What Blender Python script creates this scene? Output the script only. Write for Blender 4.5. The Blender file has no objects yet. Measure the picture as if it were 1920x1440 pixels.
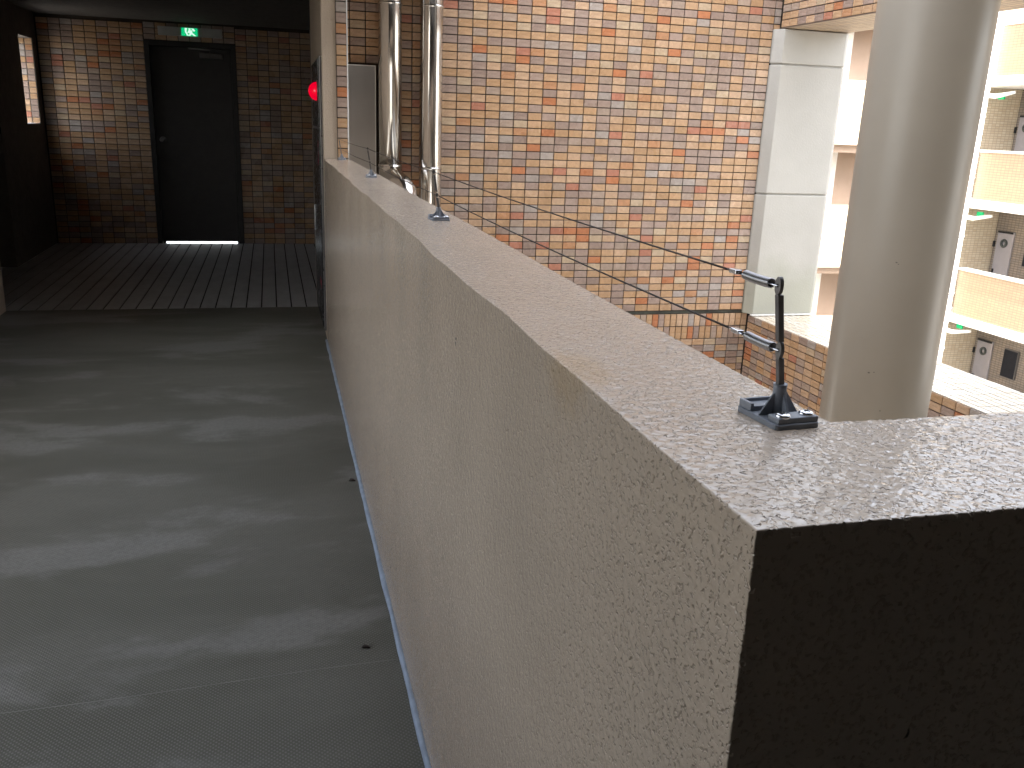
import bpy, bmesh, math, random
from mathutils import Vector, Matrix

random.seed(11)
R = math.radians
scene = bpy.context.scene
COL = scene.collection

# ------------------------------------------------------------------ camera
CAM_H = 1.36
YAW, PITCH, ROLL, FPX = R(15.332), R(16.316), R(2.24), 1663.83


def cam_axes():
    w = Vector((math.sin(YAW) * math.cos(PITCH), math.cos(YAW) * math.cos(PITCH), -math.sin(PITCH)))
    r = Vector((math.cos(YAW), -math.sin(YAW), 0))
    u = r.cross(w)
    r2 = math.cos(ROLL) * r + math.sin(ROLL) * u
    u2 = -math.sin(ROLL) * r + math.cos(ROLL) * u
    return r2, u2, w


AX_R, AX_U, AX_W = cam_axes()
cd = bpy.data.cameras.new('camera')
cd.sensor_width = 36.0
cd.lens = 36.0 * FPX / 1920.0
cd.clip_start = 0.02
cd.clip_end = 2000
cam = bpy.data.objects.new('camera', cd)
COL.objects.link(cam)
cam.matrix_world = Matrix(((AX_R.x, AX_U.x, -AX_W.x, 0), (AX_R.y, AX_U.y, -AX_W.y, 0),
                           (AX_R.z, AX_U.z, -AX_W.z, CAM_H), (0, 0, 0, 1)))
scene.camera = cam

# ------------------------------------------------------------------ light
SUN_EL, SUN_AZ = R(48), R(184)      # azimuth measured from +Y towards +X: the sun stands behind the viewer, the stair block shades the light well
world = bpy.data.worlds.new('World')
scene.world = world
world.use_nodes = True
wn = world.node_tree
bg = wn.nodes['Background']
sky = wn.nodes.new('ShaderNodeTexSky')
sky.sky_type = 'NISHITA'
sky.sun_disc = False
sky.sun_elevation = SUN_EL
sky.sun_rotation = SUN_AZ
sky.air_density = 1.0
sky.dust_density = 3.0
sky.ozone_density = 0.6
hs = wn.nodes.new('ShaderNodeHueSaturation')        # thin white haze: less blue in the sky
hs.inputs['Saturation'].default_value = 0.38
wn.links.new(sky.outputs[0], hs.inputs['Color'])
wn.links.new(hs.outputs[0], bg.inputs[0])
bg.inputs[1].default_value = 0.15
sl = bpy.data.lights.new('sun', 'SUN')
sl.energy = 2.6
sl.angle = R(0.5)
sl.color = (1.0, 0.94, 0.85)
so = bpy.data.objects.new('sun', sl)
COL.objects.link(so)
sdir = Vector((math.sin(SUN_AZ) * math.cos(SUN_EL), math.cos(SUN_AZ) * math.cos(SUN_EL), math.sin(SUN_EL)))
so.rotation_euler = sdir.to_track_quat('Z', 'Y').to_euler()
vs = scene.view_settings
vs.view_transform = 'Standard'
vs.look = 'None'
vs.exposure = 3.15
vs.gamma = 1.0
vs.use_curve_mapping = False
scene.cycles.max_bounces = 8
scene.cycles.diffuse_bounces = 4
scene.cycles.use_denoising = True


# ------------------------------------------------------------------ helpers
def tag(o, label=None, cat=None, group=None, kind=None):
    if label:
        o['label'] = label
    if cat:
        o['category'] = cat
    if group:
        o['group'] = group
    if kind:
        o['kind'] = kind
    return o


def empty(name, loc=(0, 0, 0), rz=0.0):
    o = bpy.data.objects.new(name, None)
    o.empty_display_size = 0.1
    COL.objects.link(o)
    o.location = loc
    o.rotation_euler = (0, 0, rz)
    return o


class MB:
    def __init__(self):
        self.v, self.f, self.s = [], [], []

    def add(self, vs_, fs, smooth=False):
        b = len(self.v)
        self.v += [tuple(p) for p in vs_]
        self.f += [tuple(i + b for i in f) for f in fs]
        self.s += [smooth] * len(fs)
        return self

    def box(self, x0, x1, y0, y1, z0, z1):
        v = [(x, y, z) for z in (z0, z1) for y in (y0, y1) for x in (x0, x1)]
        return self.add(v, [(0, 2, 3, 1), (4, 5, 7, 6), (0, 1, 5, 4), (2, 6, 7, 3), (0, 4, 6, 2), (1, 3, 7, 5)])

    def tube(self, pts, rad, n=12, cap=True, smooth=True):
        pts = [Vector(p) for p in pts]
        rads = rad if isinstance(rad, (list, tuple)) else [rad] * len(pts)
        t0 = (pts[1] - pts[0]).normalized()
        a = t0.orthogonal().normalized()
        rings = []
        vs_ = []
        for i, p in enumerate(pts):
            t = (pts[min(i + 1, len(pts) - 1)] - pts[max(i - 1, 0)]).normalized()
            a = (a - t * a.dot(t)).normalized()
            b = t.cross(a)
            rings.append(len(vs_))
            for k in range(n):
                an = 2 * math.pi * k / n
                vs_.append(p + (a * math.cos(an) + b * math.sin(an)) * rads[i])
        fs = []
        for i in range(len(pts) - 1):
            for k in range(n):
                k2 = (k + 1) % n
                fs.append((rings[i] + k, rings[i] + k2, rings[i + 1] + k2, rings[i + 1] + k))
        self.add(vs_, fs, smooth)
        if cap:
            b0 = len(self.v) - len(vs_)
            self.f.append(tuple(b0 + k for k in reversed(range(n))))
            self.s.append(False)
            self.f.append(tuple(b0 + rings[-1] + k for k in range(n)))
            self.s.append(False)
        return self

    def prism(self, poly, z0, z1):
        n = len(poly)
        v = [(x, y, z0) for x, y in poly] + [(x, y, z1) for x, y in poly]
        f = [tuple(reversed(range(n))), tuple(range(n, 2 * n))]
        f += [(i, (i + 1) % n, n + (i + 1) % n, n + i) for i in range(n)]
        return self.add(v, f)

    def mesh(self, name):
        me = bpy.data.meshes.new(name)
        me.from_pydata(self.v, [], self.f)
        me.polygons.foreach_set('use_smooth', self.s)
        me.update()
        return me

    def build(self, name, mat, parent=None, bevel=0.0, seg=2):
        me = self.mesh(name)
        if bevel:
            bm = bmesh.new()
            bm.from_mesh(me)
            bmesh.ops.recalc_face_normals(bm, faces=bm.faces)
            es = [e for e in bm.edges if len(e.link_faces) == 2 and e.calc_face_angle(0) > 0.6]
            bmesh.ops.bevel(bm, geom=es, offset=bevel, segments=seg, profile=0.5, affect='EDGES', clamp_overlap=True)
            bm.to_mesh(me)
            bm.free()
        o = bpy.data.objects.new(name, me)
        COL.objects.link(o)
        if mat:
            me.materials.append(mat)
        if parent:
            o.parent = parent
        return o


def bx(name, mat, x0, x1, y0, y1, z0, z1, parent=None, bevel=0.0):
    return MB().box(x0, x1, y0, y1, z0, z1).build(name, mat, parent, bevel)


def copy_tree(o, parent=None):
    c = o.copy()
    COL.objects.link(c)
    c.parent = parent
    for ch in o.children:
        copy_tree(ch, c)
    return c


def project(p):
    d = Vector(p) - Vector((0, 0, CAM_H))
    z = d.dot(AX_W)
    if z < 0.05:
        return None
    return 960 + FPX * d.dot(AX_R) / z, 720 - FPX * d.dot(AX_U) / z, z


# ------------------------------------------------------------------ materials
class NT:
    def __init__(self, name):
        self.m = bpy.data.materials.new(name)
        self.m.use_nodes = True
        self.t = self.m.node_tree
        self.b = self.t.nodes['Principled BSDF']
        self.out = self.t.nodes['Material Output']

    def n(self, typ, **kw):
        nd = self.t.nodes.new(typ)
        for k, v in kw.items():
            if k.startswith('i_'):
                nd.inputs[k[2:].replace('_', ' ')].default_value = v
            else:
                setattr(nd, k, v)
        return nd

    def l(self, a, b):
        self.t.links.new(a, b)

    def coord(self, which='Object'):
        return self.n('ShaderNodeTexCoord').outputs[which]

    def mapping(self, src, scale=(1, 1, 1), rot=(0, 0, 0), loc=(0, 0, 0)):
        m = self.n('ShaderNodeMapping')
        m.inputs['Scale'].default_value = scale
        m.inputs['Rotation'].default_value = rot
        m.inputs['Location'].default_value = loc
        self.l(src, m.inputs['Vector'])
        return m.outputs[0]

    def noise(self, src, scale, detail=2, rough=0.5, dist=0.0):
        nd = self.n('ShaderNodeTexNoise')
        nd.inputs['Scale'].default_value = scale
        nd.inputs['Detail'].default_value = detail
        nd.inputs['Roughness'].default_value = rough
        nd.inputs['Distortion'].default_value = dist
        self.l(src, nd.inputs['Vector'])
        return nd.outputs[0]

    def rng(self, src, a, b, c=0.0, d=1.0, smooth=True):
        nd = self.n('ShaderNodeMapRange')
        nd.interpolation_type = 'SMOOTHSTEP' if smooth else 'LINEAR'
        for k, v in zip(('From Min', 'From Max', 'To Min', 'To Max'), (a, b, c, d)):
            nd.inputs[k].default_value = v
        self.l(src, nd.inputs['Value'])
        return nd.outputs[0]

    def math(self, op, a, b=None):
        nd = self.n('ShaderNodeMath', operation=op)
        for i, s in enumerate((a, b)):
            if s is None:
                continue
            if isinstance(s, (int, float)):
                nd.inputs[i].default_value = s
            else:
                self.l(s, nd.inputs[i])
        return nd.outputs[0]

    def mix(self, fac, a, b, mode='MIX'):
        nd = self.n('ShaderNodeMix', data_type='RGBA', blend_type=mode)
        for k, s in ((0, fac), (6, a), (7, b)):
            if isinstance(s, (int, float)):
                nd.inputs[k].default_value = s
            elif isinstance(s, (tuple, list)):
                nd.inputs[k].default_value = (*s, 1) if len(s) == 3 else s
            else:
                self.l(s, nd.inputs[k])
        return nd.outputs[2]

    def color(self, s):
        if isinstance(s, (tuple, list)):
            self.b.inputs['Base Color'].default_value = (*s, 1)
        else:
            self.l(s, self.b.inputs['Base Color'])

    def bump(self, h, strength=0.3, dist=0.01):
        nd = self.n('ShaderNodeBump')
        nd.inputs['Strength'].default_value = strength
        nd.inputs['Distance'].default_value = dist
        self.l(h, nd.inputs['Height'])
        self.l(nd.outputs[0], self.b.inputs['Normal'])

    def set(self, **kw):
        for k, v in kw.items():
            key = {'rough': 'Roughness', 'metal': 'Metallic', 'spec': 'Specular IOR Level', 'coat': 'Coat Weight'}[k]
            if isinstance(v, (int, float)):
                self.b.inputs[key].default_value = v
            else:
                self.l(v, self.b.inputs[key])
        return self


def plain(name, col, rough=0.6, metal=0.0, spec=0.5, var=0.12, scale=9.0, bump=0.0, bscale=120.0, bdist=0.002):
    t = NT(name)
    c = t.coord()
    n = t.noise(c, scale, 5, 0.6)
    dark = tuple(max(0, x * (1 - var)) for x in col)
    lite = tuple(min(1, x * (1 + var)) for x in col)
    t.color(t.mix(t.rng(n, 0.3, 0.7), dark, lite))
    t.set(metal=metal, spec=spec)
    t.set(rough=t.rng(t.noise(c, scale * 3, 3), 0.3, 0.7, rough * 0.88, min(1, rough * 1.12)))
    if bump:
        t.bump(t.noise(c, bscale, 3), bump, bdist)
    return t.m


def stucco(name, col, rough, amp, disp=True, stain=False):
    """pitted sprayed coating: a flat skin full of small sunk pits"""
    t = NT(name)
    c = t.coord()
    warp = t.mapping(c, (1, 1, 1))
    n1 = t.noise(warp, 250, 1.2, 0.45, 0.2)
    n2 = t.noise(t.mapping(c, (1, 1, 1), (0.4, 0.3, 0.9)), 105, 1.5, 0.5, 0.2)
    n3 = t.noise(c, 14, 2)
    pits = t.rng(n1, 0.29, 0.46)
    lump = t.rng(n2, 0.25, 0.70)
    h = t.math('ADD', t.math('MULTIPLY', pits, 0.85), t.math('ADD', t.math('MULTIPLY', lump, 0.40), t.math('MULTIPLY', n3, 0.5)))
    soil = t.rng(t.noise(c, 3.5, 4, 0.6), 0.3, 0.72)
    base = t.mix(soil, tuple(x * 0.93 for x in col), col)
    # darker tone in the pits
    base = t.mix(t.rng(n1, 0.27, 0.39, 0.30, 0.0), base, tuple(x * 0.45 for x in col))
    speck = t.noise(t.mapping(c, (1, 1, 0.7), (0, 0, 0), (5.3, 2.1, 0.4)), 46, 2, 0.6)
    base = t.mix(t.rng(speck, 0.755, 0.785, 0.0, 0.85), base, (0.02, 0.018, 0.015))
    if stain:
        # rusty spill stain, its own soft-edged shape on the top edge of the wall
        d = t.n('ShaderNodeVectorMath', operation='DISTANCE')
        t.l(t.mapping(c, (1.0, 0.42, 0.55)), d.inputs[0])
        d.inputs[1].default_value = (0.302, 0.84 * 0.42, 1.12 * 0.55)
        dd = t.math('ADD', d.outputs['Value'], t.math('MULTIPLY', t.noise(c, 60, 3), 0.022))
        base = t.mix(t.rng(dd, 0.026, 0.050, 0.42, 0.0), base, (0.40, 0.27, 0.13))
    t.color(base)
    t.set(rough=rough, spec=0.5)
    if disp:
        t.set(coat=0.35)
        t.b.inputs['Coat Roughness'].default_value = 0.15
        dn = t.n('ShaderNodeDisplacement')
        dn.inputs['Midlevel'].default_value = 0.8
        dn.inputs['Scale'].default_value = amp
        t.l(h, dn.inputs['Height'])
        t.l(dn.outputs[0], t.out.inputs['Displacement'])
        t.m.displacement_method = 'BOTH'
    else:
        t.bump(h, 0.7, amp)
    return t.m


def tile_mat():
    t = NT('glazed_wall_tile')
    a = t.n('ShaderNodeAttribute', attribute_name='Col')
    c = t.coord('Object')
    n = t.noise(c, 45, 4, 0.6)
    n2 = t.noise(c, 6, 2)
    col = t.mix(1.0, a.outputs['Color'], t.mix(t.rng(n, 0.25, 0.75), (0.86, 0.86, 0.86), (1.1, 1.1, 1.1)), 'MULTIPLY')
    t.color(col)
    t.set(rough=t.rng(n2, 0.3, 0.7, 0.22, 0.36), spec=0.5)
    t.bump(t.noise(c, 30, 3), 0.12, 0.002)
    return t.m


def brick_mat(name, c1, c2, mortar, bw, bh, ms, axis, rough=0.6):
    """tile pattern for faces too far away to build tile by tile"""
    t = NT(name)
    rot = {'x': (R(90), 0, R(90)), 'y': (R(90), 0, 0), 'z': (0, 0, R(90))}[axis]
    sep = t.n('ShaderNodeSeparateXYZ')
    t.l(t.coord(), sep.inputs[0])
    cmb = t.n('ShaderNodeCombineXYZ')
    u, v = {'x': ('Y', 'Z'), 'y': ('X', 'Z'), 'z': ('Y', 'X')}[axis]
    t.l(sep.outputs[u], cmb.inputs[0])
    t.l(sep.outputs[v], cmb.inputs[1])
    b = t.n('ShaderNodeTexBrick', offset=0.0, squash=1.0)
    b.inputs['Color1'].default_value = (*c1, 1)
    b.inputs['Color2'].default_value = (*c2, 1)
    b.inputs['Mortar'].default_value = (*mortar, 1)
    b.inputs['Scale'].default_value = 1.0
    b.inputs['Mortar Size'].default_value = ms
    b.inputs['Mortar Smooth'].default_value = 0.1
    b.inputs['Bias'].default_value = 0.0
    b.inputs['Brick Width'].default_value = bw
    b.inputs['Row Height'].default_value = bh
    t.l(cmb.outputs[0], b.inputs['Vector'])
    t.color(b.outputs['Color'])
    t.set(rough=rough)
    t.bump(t.math('SUBTRACT', 1.0, b.outputs['Fac']), 0.5, 0.004)
    return t.m


def emit(name, col, strength, base=(0.1, 0.1, 0.1)):
    t = NT(name)
    t.color(base)
    t.b.inputs['Emission Color'].default_value = (*col, 1)
    t.b.inputs['Emission Strength'].default_value = strength
    t.set(rough=0.25)
    return t.m


def floor_mat():
    t = NT('worn_vinyl_sheet')
    c = t.coord()
    big = t.noise(t.mapping(c, (0.9, 1.7, 1), (0, 0, R(-4)), (3.1, 1.7, 0)), 1.1, 5, 0.6, 0.5)
    mid = t.noise(t.mapping(c, (1.0, 2.2, 1), (0, 0, R(3)), (7.3, 2.2, 0)), 1.15, 5, 0.58, 0.25)
    fine = t.noise(c, 60, 4, 0.7)
    grime = t.noise(t.mapping(c, (1, 1.6, 1), (0, 0, 0), (1, 4, 0)), 5.0, 5, 0.65, 0.5)
    col = t.mix(t.rng(big, 0.38, 0.64), (0.084, 0.085, 0.066), (0.124, 0.124, 0.104))
    col = t.mix(t.rng(mid, 0.52, 0.62, 0, 0.75), col, (0.205, 0.205, 0.193))
    col = t.mix(t.rng(grime, 0.54, 0.8, 0, 0.5), col, (0.075, 0.070, 0.058))
    col = t.mix(t.rng(fine, 0.35, 0.7, 0.0, 0.5), col, (0.085, 0.083, 0.075))
    # embossed studs: two crossed waves
    s = t.n('ShaderNodeSeparateXYZ')
    t.l(t.mapping(c, (1, 1, 1), (0, 0, R(45))), s.inputs[0])
    k = 2 * math.pi / 0.0085
    hx = t.math('SINE', t.math('MULTIPLY', s.outputs[0], k))
    hy = t.math('SINE', t.math('MULTIPLY', s.outputs[1], k))
    stud = t.rng(t.math('MULTIPLY', t.math('ADD', hx, 1), t.math('ADD', hy, 1)), 0.6, 3.0)
    col = t.mix(t.math('MULTIPLY', stud, 0.55), col, (0.225, 0.225, 0.21))
    t.color(col)
    t.set(rough=t.rng(mid, 0.35, 0.65, 0.52, 0.40), spec=0.38)
    t.bump(t.math('ADD', stud, t.math('MULTIPLY', fine, 0.3)), 0.55, 0.0015)
    return t.m


def ribbed_mat():
    t = NT('ribbed_floor_tile')
    c = t.coord()
    s = t.n('ShaderNodeSeparateXYZ')
    t.l(c, s.inputs[0])
    rib = t.math('SINE', t.math('MULTIPLY', s.outputs[1], 2 * math.pi / 0.018))
    n = t.noise(t.mapping(c, (2, 1, 1)), 4, 5, 0.65)
    t.color(t.mix(t.rng(n, 0.3, 0.7), (0.36, 0.365, 0.37), (0.46, 0.465, 0.47)))
    t.set(rough=0.42, spec=0.5)
    t.bump(rib, 0.5, 0.0016)
    return t.m


def steel_mat(name, rough, tint=(0.62, 0.60, 0.57), brushed=False):
    t = NT(name)
    c = t.coord()
    t.color(t.mix(t.rng(t.noise(c, 5, 4), 0.3, 0.7), tuple(x * 0.93 for x in tint), tint))
    t.set(metal=1.0)
    if brushed:
        n = t.noise(t.mapping(c, (1, 1, 60)), 4, 2)
        t.set(rough=t.rng(n, 0.3, 0.7, rough * 0.96, rough * 1.05))
    else:
        n = t.noise(t.mapping(c, (1, 1, 0.25)), 9, 2)
        t.set(rough=rough)
        t.bump(n, 0.05, 0.004)
    return t.m


BEIGE = (0.465, 0.375, 0.287)
M_stucco = stucco('beige_pitted_coating', BEIGE, 0.24, 0.0014, True, True)
M_stucco_far = stucco('beige_pitted_coating_flat', BEIGE, 0.45, 0.003, False)
M_cream = plain('cream_masonry_paint', (0.33, 0.32, 0.285), 0.7, var=0.07, scale=2.5, bump=0.35, bscale=70, bdist=0.004)
_t = NT('cream_masonry_paint_mossy')
_c = _t.coord('Object')
_s = _t.n('ShaderNodeSeparateXYZ')
_t.l(_c, _s.inputs[0])
_n = _t.noise(_c, 3.2, 5, 0.6)
_base = _t.mix(_t.rng(_t.noise(_c, 2.5, 5, 0.6), 0.3, 0.7), (0.385, 0.37, 0.335), (0.42, 0.405, 0.37))
_low = _t.math('ADD', _s.outputs[2], _t.math('MULTIPLY', _n, -0.9))
_t.color(_t.mix(_t.rng(_low, -0.42, 0.05, 0.40, 0.0), _base, (0.25, 0.265, 0.175)))
_t.set(rough=0.75)
_t.bump(_t.noise(_c, 70, 3), 0.4, 0.004)
M_cream = _t.m
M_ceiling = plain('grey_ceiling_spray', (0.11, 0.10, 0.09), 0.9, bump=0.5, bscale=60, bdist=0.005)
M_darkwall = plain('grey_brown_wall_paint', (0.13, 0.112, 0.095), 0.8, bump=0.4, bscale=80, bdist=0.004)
M_floor = floor_mat()
M_rib = ribbed_mat()
M_grout = plain('dark_grout', (0.050, 0.037, 0.028), 0.9, var=0.35, scale=4, bump=0.4, bscale=200)
M_fgrout = plain('black_floor_grout', (0.012, 0.012, 0.012), 0.9, var=0.3)
M_tile = tile_mat()
M_seal = plain('blue_grey_sealant', (0.28, 0.34, 0.425), 0.5, var=0.15, scale=20, bump=0.3, bscale=60)
M_pipe = steel_mat('polished_stainless', 0.15)
M_plate = steel_mat('brushed_stainless', 0.32, (0.50, 0.49, 0.47), True)
M_galv = steel_mat('bright_spring_steel', 0.28, (0.45, 0.45, 0.46))
M_darksteel = plain('dull_grey_steel', (0.115, 0.108, 0.104), 0.45, metal=0.25, var=0.15, scale=80)
M_screw = steel_mat('zinc_screw', 0.22, (0.80, 0.81, 0.84))
M_plastic = plain('slate_grey_plastic', (0.19, 0.205, 0.235), 0.42, var=0.12, scale=60, bump=0.08, bscale=500)
M_slot = plain('black_slot', (0.01, 0.01, 0.01), 0.8)
M_wire = plain('dark_braided_wire', (0.022, 0.014, 0.010), 0.55, metal=0.3)
M_door = plain('dark_brown_door_paint', (0.024, 0.021, 0.020), 0.5, var=0.1)
M_frame = plain('dark_door_frame_paint', (0.018, 0.016, 0.015), 0.5)
M_cab = plain('black_cabinet_enamel', (0.020, 0.020, 0.022), 0.25, var=0.1)
M_trim = plain('grey_cabinet_trim', (0.16, 0.15, 0.145), 0.3, metal=0.6)
M_redlabel = plain('red_label_print', (0.80, 0.05, 0.11), 0.5, var=0.1)
M_white = plain('white_paint', (0.78, 0.77, 0.74), 0.55, var=0.05)
M_signbody = plain('grey_sign_housing', (0.42, 0.42, 0.40), 0.6)
M_green = emit('green_sign_light', (0.0, 0.62, 0.22), 0.10, (0.0, 0.16, 0.05))
M_greenwhite = emit('pale_sign_light', (0.72, 1.0, 0.86), 0.11, (0.4, 0.5, 0.45))
M_red = emit('red_lamp_glass', (1.0, 0.0, 0.03), 0.075, (0.6, 0.0, 0.015))
M_column = plain('beige_column_paint', (0.30, 0.265, 0.215), 0.34, var=0.05, scale=1.2, bump=0.03, bscale=18, bdist=0.01)
M_ground = plain('courtyard_paving', (0.24, 0.23, 0.21), 0.9, var=0.2, scale=0.4)
M_pave = plain('pale_concrete', (0.46, 0.45, 0.42), 0.85, var=0.12)
M_tan = plain('tan_masonry_paint', (0.32, 0.24, 0.185), 0.75, var=0.06, scale=1.5)
M_facade_y = brick_mat('cream_facade_tile', (0.58, 0.50, 0.37), (0.50, 0.40, 0.28), (0.36, 0.29, 0.22), 0.108, 0.056, 0.006, 'y')
M_facade_x = brick_mat('buff_facade_tile', (0.40, 0.29, 0.18), (0.34, 0.25, 0.165), (0.25, 0.19, 0.13), 0.108, 0.056, 0.007, 'x')
M_back_x = brick_mat('grey_brown_facade_tile', (0.24, 0.19, 0.145), (0.19, 0.16, 0.135), (0.10, 0.085, 0.07), 0.108, 0.056, 0.007, 'x')
M_band_z = brick_mat('buff_soffit_tile', (0.46, 0.34, 0.22), (0.38, 0.29, 0.21), (0.20, 0.155, 0.12), 0.2, 0.056, 0.006, 'z')
M_up_y = brick_mat('buff_wall_tile_above', (0.36, 0.24, 0.13), (0.23, 0.18, 0.14), (0.07, 0.055, 0.04), 0.108, 0.0561, 0.007, 'y', 0.4)
M_tower = brick_mat('dark_brown_tower_tile', (0.085, 0.065, 0.05), (0.065, 0.052, 0.042), (0.03, 0.025, 0.02), 0.108, 0.0561, 0.007, 'y', 0.5)
M_up_x = brick_mat('buff_side_tile_above', (0.36, 0.24, 0.13), (0.23, 0.18, 0.14), (0.07, 0.055, 0.04), 0.1115, 0.0545, 0.007, 'x', 0.4)
M_greydoor = plain('grey_flat_door_paint', (0.27, 0.25, 0.255), 0.45, var=0.04)
M_glass = plain('dark_window_glass', (0.010, 0.011, 0.016), 0.55, spec=0.15)
M_wreath = plain('dark_wreath_leaf', (0.05, 0.055, 0.05), 0.8, var=0.4, scale=60)

# ------------------------------------------------------------------ wall tiles
TONES = [((0.439, 0.283, 0.167), 22), ((0.413, 0.260, 0.146), 17), ((0.465, 0.315, 0.204), 14), ((0.433, 0.329, 0.224), 6),
         ((0.322, 0.239, 0.195), 18), ((0.287, 0.212, 0.173), 11), ((0.342, 0.261, 0.205), 9), ((0.342, 0.293, 0.257), 6),
         ((0.413, 0.169, 0.081), 5), ((0.388, 0.173, 0.114), 3), ((0.413, 0.220, 0.117), 4)]
TONES += [((0.60, 0.52, 0.40), 0), ((0.62, 0.56, 0.46), 0)]      # sill-top tiles, daylight glare put into their colour
TONE_W = [w for _, w in TONES]
TILE_MESH = {}


def tile_geo(w, h, d=0.006, b=0.0016):
    a, c = w / 2, h / 2
    v = [(-a, -c, -0.004), (a, -c, -0.004), (a, c, -0.004), (-a, c, -0.004),
         (-a, -c, d - b), (a, -c, d - b), (a, c, d - b), (-a, c, d - b),
         (-a + b, -c + b, d), (a - b, -c + b, d), (a - b, c - b, d), (-a + b, c - b, d)]
    f = [(8, 9, 10, 11)]
    for i in range(4):
        j = (i + 1) % 4
        f += [(i, j, 4 + j, 4 + i), (4 + i, 4 + j, 8 + j, 8 + i)]
    return v, f


def set_col(me, cols):
    at = me.color_attributes.new('Col', 'FLOAT_COLOR', 'CORNER')
    k = 0
    buf = []
    for p, c in zip(me.polygons, cols):
        buf += [c[0], c[1], c[2], 1.0] * p.loop_total
    at.data.foreach_set('color', buf)


def tile_mesh(w, h, tone):
    key = (round(w, 4), round(h, 4), tone)
    if key not in TILE_MESH:
        v, f = tile_geo(w, h)
        me = bpy.data.meshes.new('tile')
        me.from_pydata(v, [], f)
        me.update()
        set_col(me, [TONES[tone][0]] * len(f))
        me.materials.append(M_tile)
        TILE_MESH[key] = me
    return TILE_MESH[key]


def hidden(p):
    """roughly: behind the corridor parapet or the round column as seen in the photograph"""
    x, y, z = p
    if x > 0.47:
        t = 0.464 / x
        if 0.45 < y * t < 5.55 and CAM_H + (z - CAM_H) * t < 1.10:
            return True
        if y * t <= 0.7 and CAM_H + (z - CAM_H) * (0.64 / y) < 1.10:
            return True
        if y > 3.5 and R(35.5) < math.atan2(x, y) < R(41.2):
            return True
    return False


def tile_field(parent, cells, U, V, joint=0.0068, most=300, jitter=0.0004, name='tile', tones=None):
    """cells: (centre, width, height). The largest in view become parts, the rest one mass."""
    U, V = Vector(U), Vector(V)
    N = U.cross(V)
    base = Matrix((U, V, N)).transposed()
    ranked = []
    for c, w, h in cells:
        q = project(c)
        a = -1.0
        if q and -10 < q[0] < 1930 and -10 < q[1] < 1450 and not hidden(c):
            e1 = project(Vector(c) + U * w / 2)
            e2 = project(Vector(c) + V * h / 2)
            if e1 and e2:
                a = abs((e1[0] - q[0]) * (e2[1] - q[1]) - (e1[1] - q[1]) * (e2[0] - q[0]))
        ranked.append((a, random.random(), c, w, h))
    ranked.sort(key=lambda r: -r[0])
    bv, bf, bc = [], [], []
    for i, (a, _, c, w, h) in enumerate(ranked):
        tone = random.choice(tones) if tones else random.choices(range(len(TONES)), TONE_W)[0]
        m = base @ (Matrix.Rotation(random.gauss(0, 0.004), 3, 'X') @ Matrix.Rotation(random.gauss(0, 0.004), 3, 'Y'))
        pos = Vector(c) + N * random.gauss(0, jitter)
        if i < most and a > 0:
            o = bpy.data.objects.new(name, tile_mesh(w - joint, h - joint, tone))
            COL.objects.link(o)
            o.matrix_basis = Matrix.Translation(pos) @ m.to_4x4()
            o.parent = parent
        else:
            v, f = tile_geo(w - joint, h - joint)
            b0 = len(bv)
            bv += [tuple(pos + m @ Vector(p)) for p in v]
            bf += [tuple(k + b0 for k in g) for g in f]
            s = random.uniform(0.93, 1.06)
            bc += [tuple(x * s for x in TONES[tone][0])] * len(f)
    if bv:
        me = bpy.data.meshes.new('wall_tiles')
        me.from_pydata(bv, [], bf)
        me.update()
        set_col(me, bc)
        me.materials.append(M_tile)
        o = bpy.data.objects.new('wall_tiles', me)
        COL.objects.link(o)
        o.parent = parent
        o['kind'] = 'stuff'


def grid(P0, U, V, cols, rows, pu, pv, skip=None):
    P0, U, V = Vector(P0), Vector(U), Vector(V)
    out = []
    for i in range(cols):
        for j in range(rows):
            c = P0 + U * (i + 0.5) * pu + V * (j + 0.5) * pv
            if skip and skip(c):
                continue
            out.append((c, pu, pv))
    return out


TU, TV = 0.108, 0.0561

# ================================================================== setting
tag(bx('courtyard_ground', M_ground, -400, 400, -400, 400, -9.4, -9.2), kind='structure')

YC, YB = 0.45, 0.637            # front and back of the short leg of the parapet
XO = 0.464                      # outer face of the parapet


def xi(y):                      # inner face, very slightly out of square
    return 0.286 + (y - YC) * 0.0040


# corridor floor: vinyl sheet, with its welded seam
fl = MB().box(-1.79, 0.31, -2.3, 6.66, -0.18, 0.0).build('corridor_floor', M_floor)
tag(fl, kind='structure')
seam = MB()
pts = []
for i in range(41):
    s = i / 40
    pts.append((-1.2 + 1.48 * s, 1.98 + 0.05 * s + 0.004 * math.sin(9 * s), 0.0002))
seam.tube(pts, 0.0009, 5)
seam.build('weld_seam', plain('pale_weld', (0.20, 0.20, 0.185), 0.6), fl)

vb = bx('vestibule_floor', M_fgrout, -3.4, 0.60, 6.664, 10.4, -0.18, -0.006)
tag(vb, kind='structure')
k = 0
x = 0.43
while x > -3.3:                  # ribbed floor tiles laid in long rows
    rib = bx('floor_tile', M_rib, x - 0.0975, x, 6.668, 10.13, -0.02, random.gauss(0.0, 0.0005), vb, 0.0015)
    x -= 0.1078
    k += 1

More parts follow.
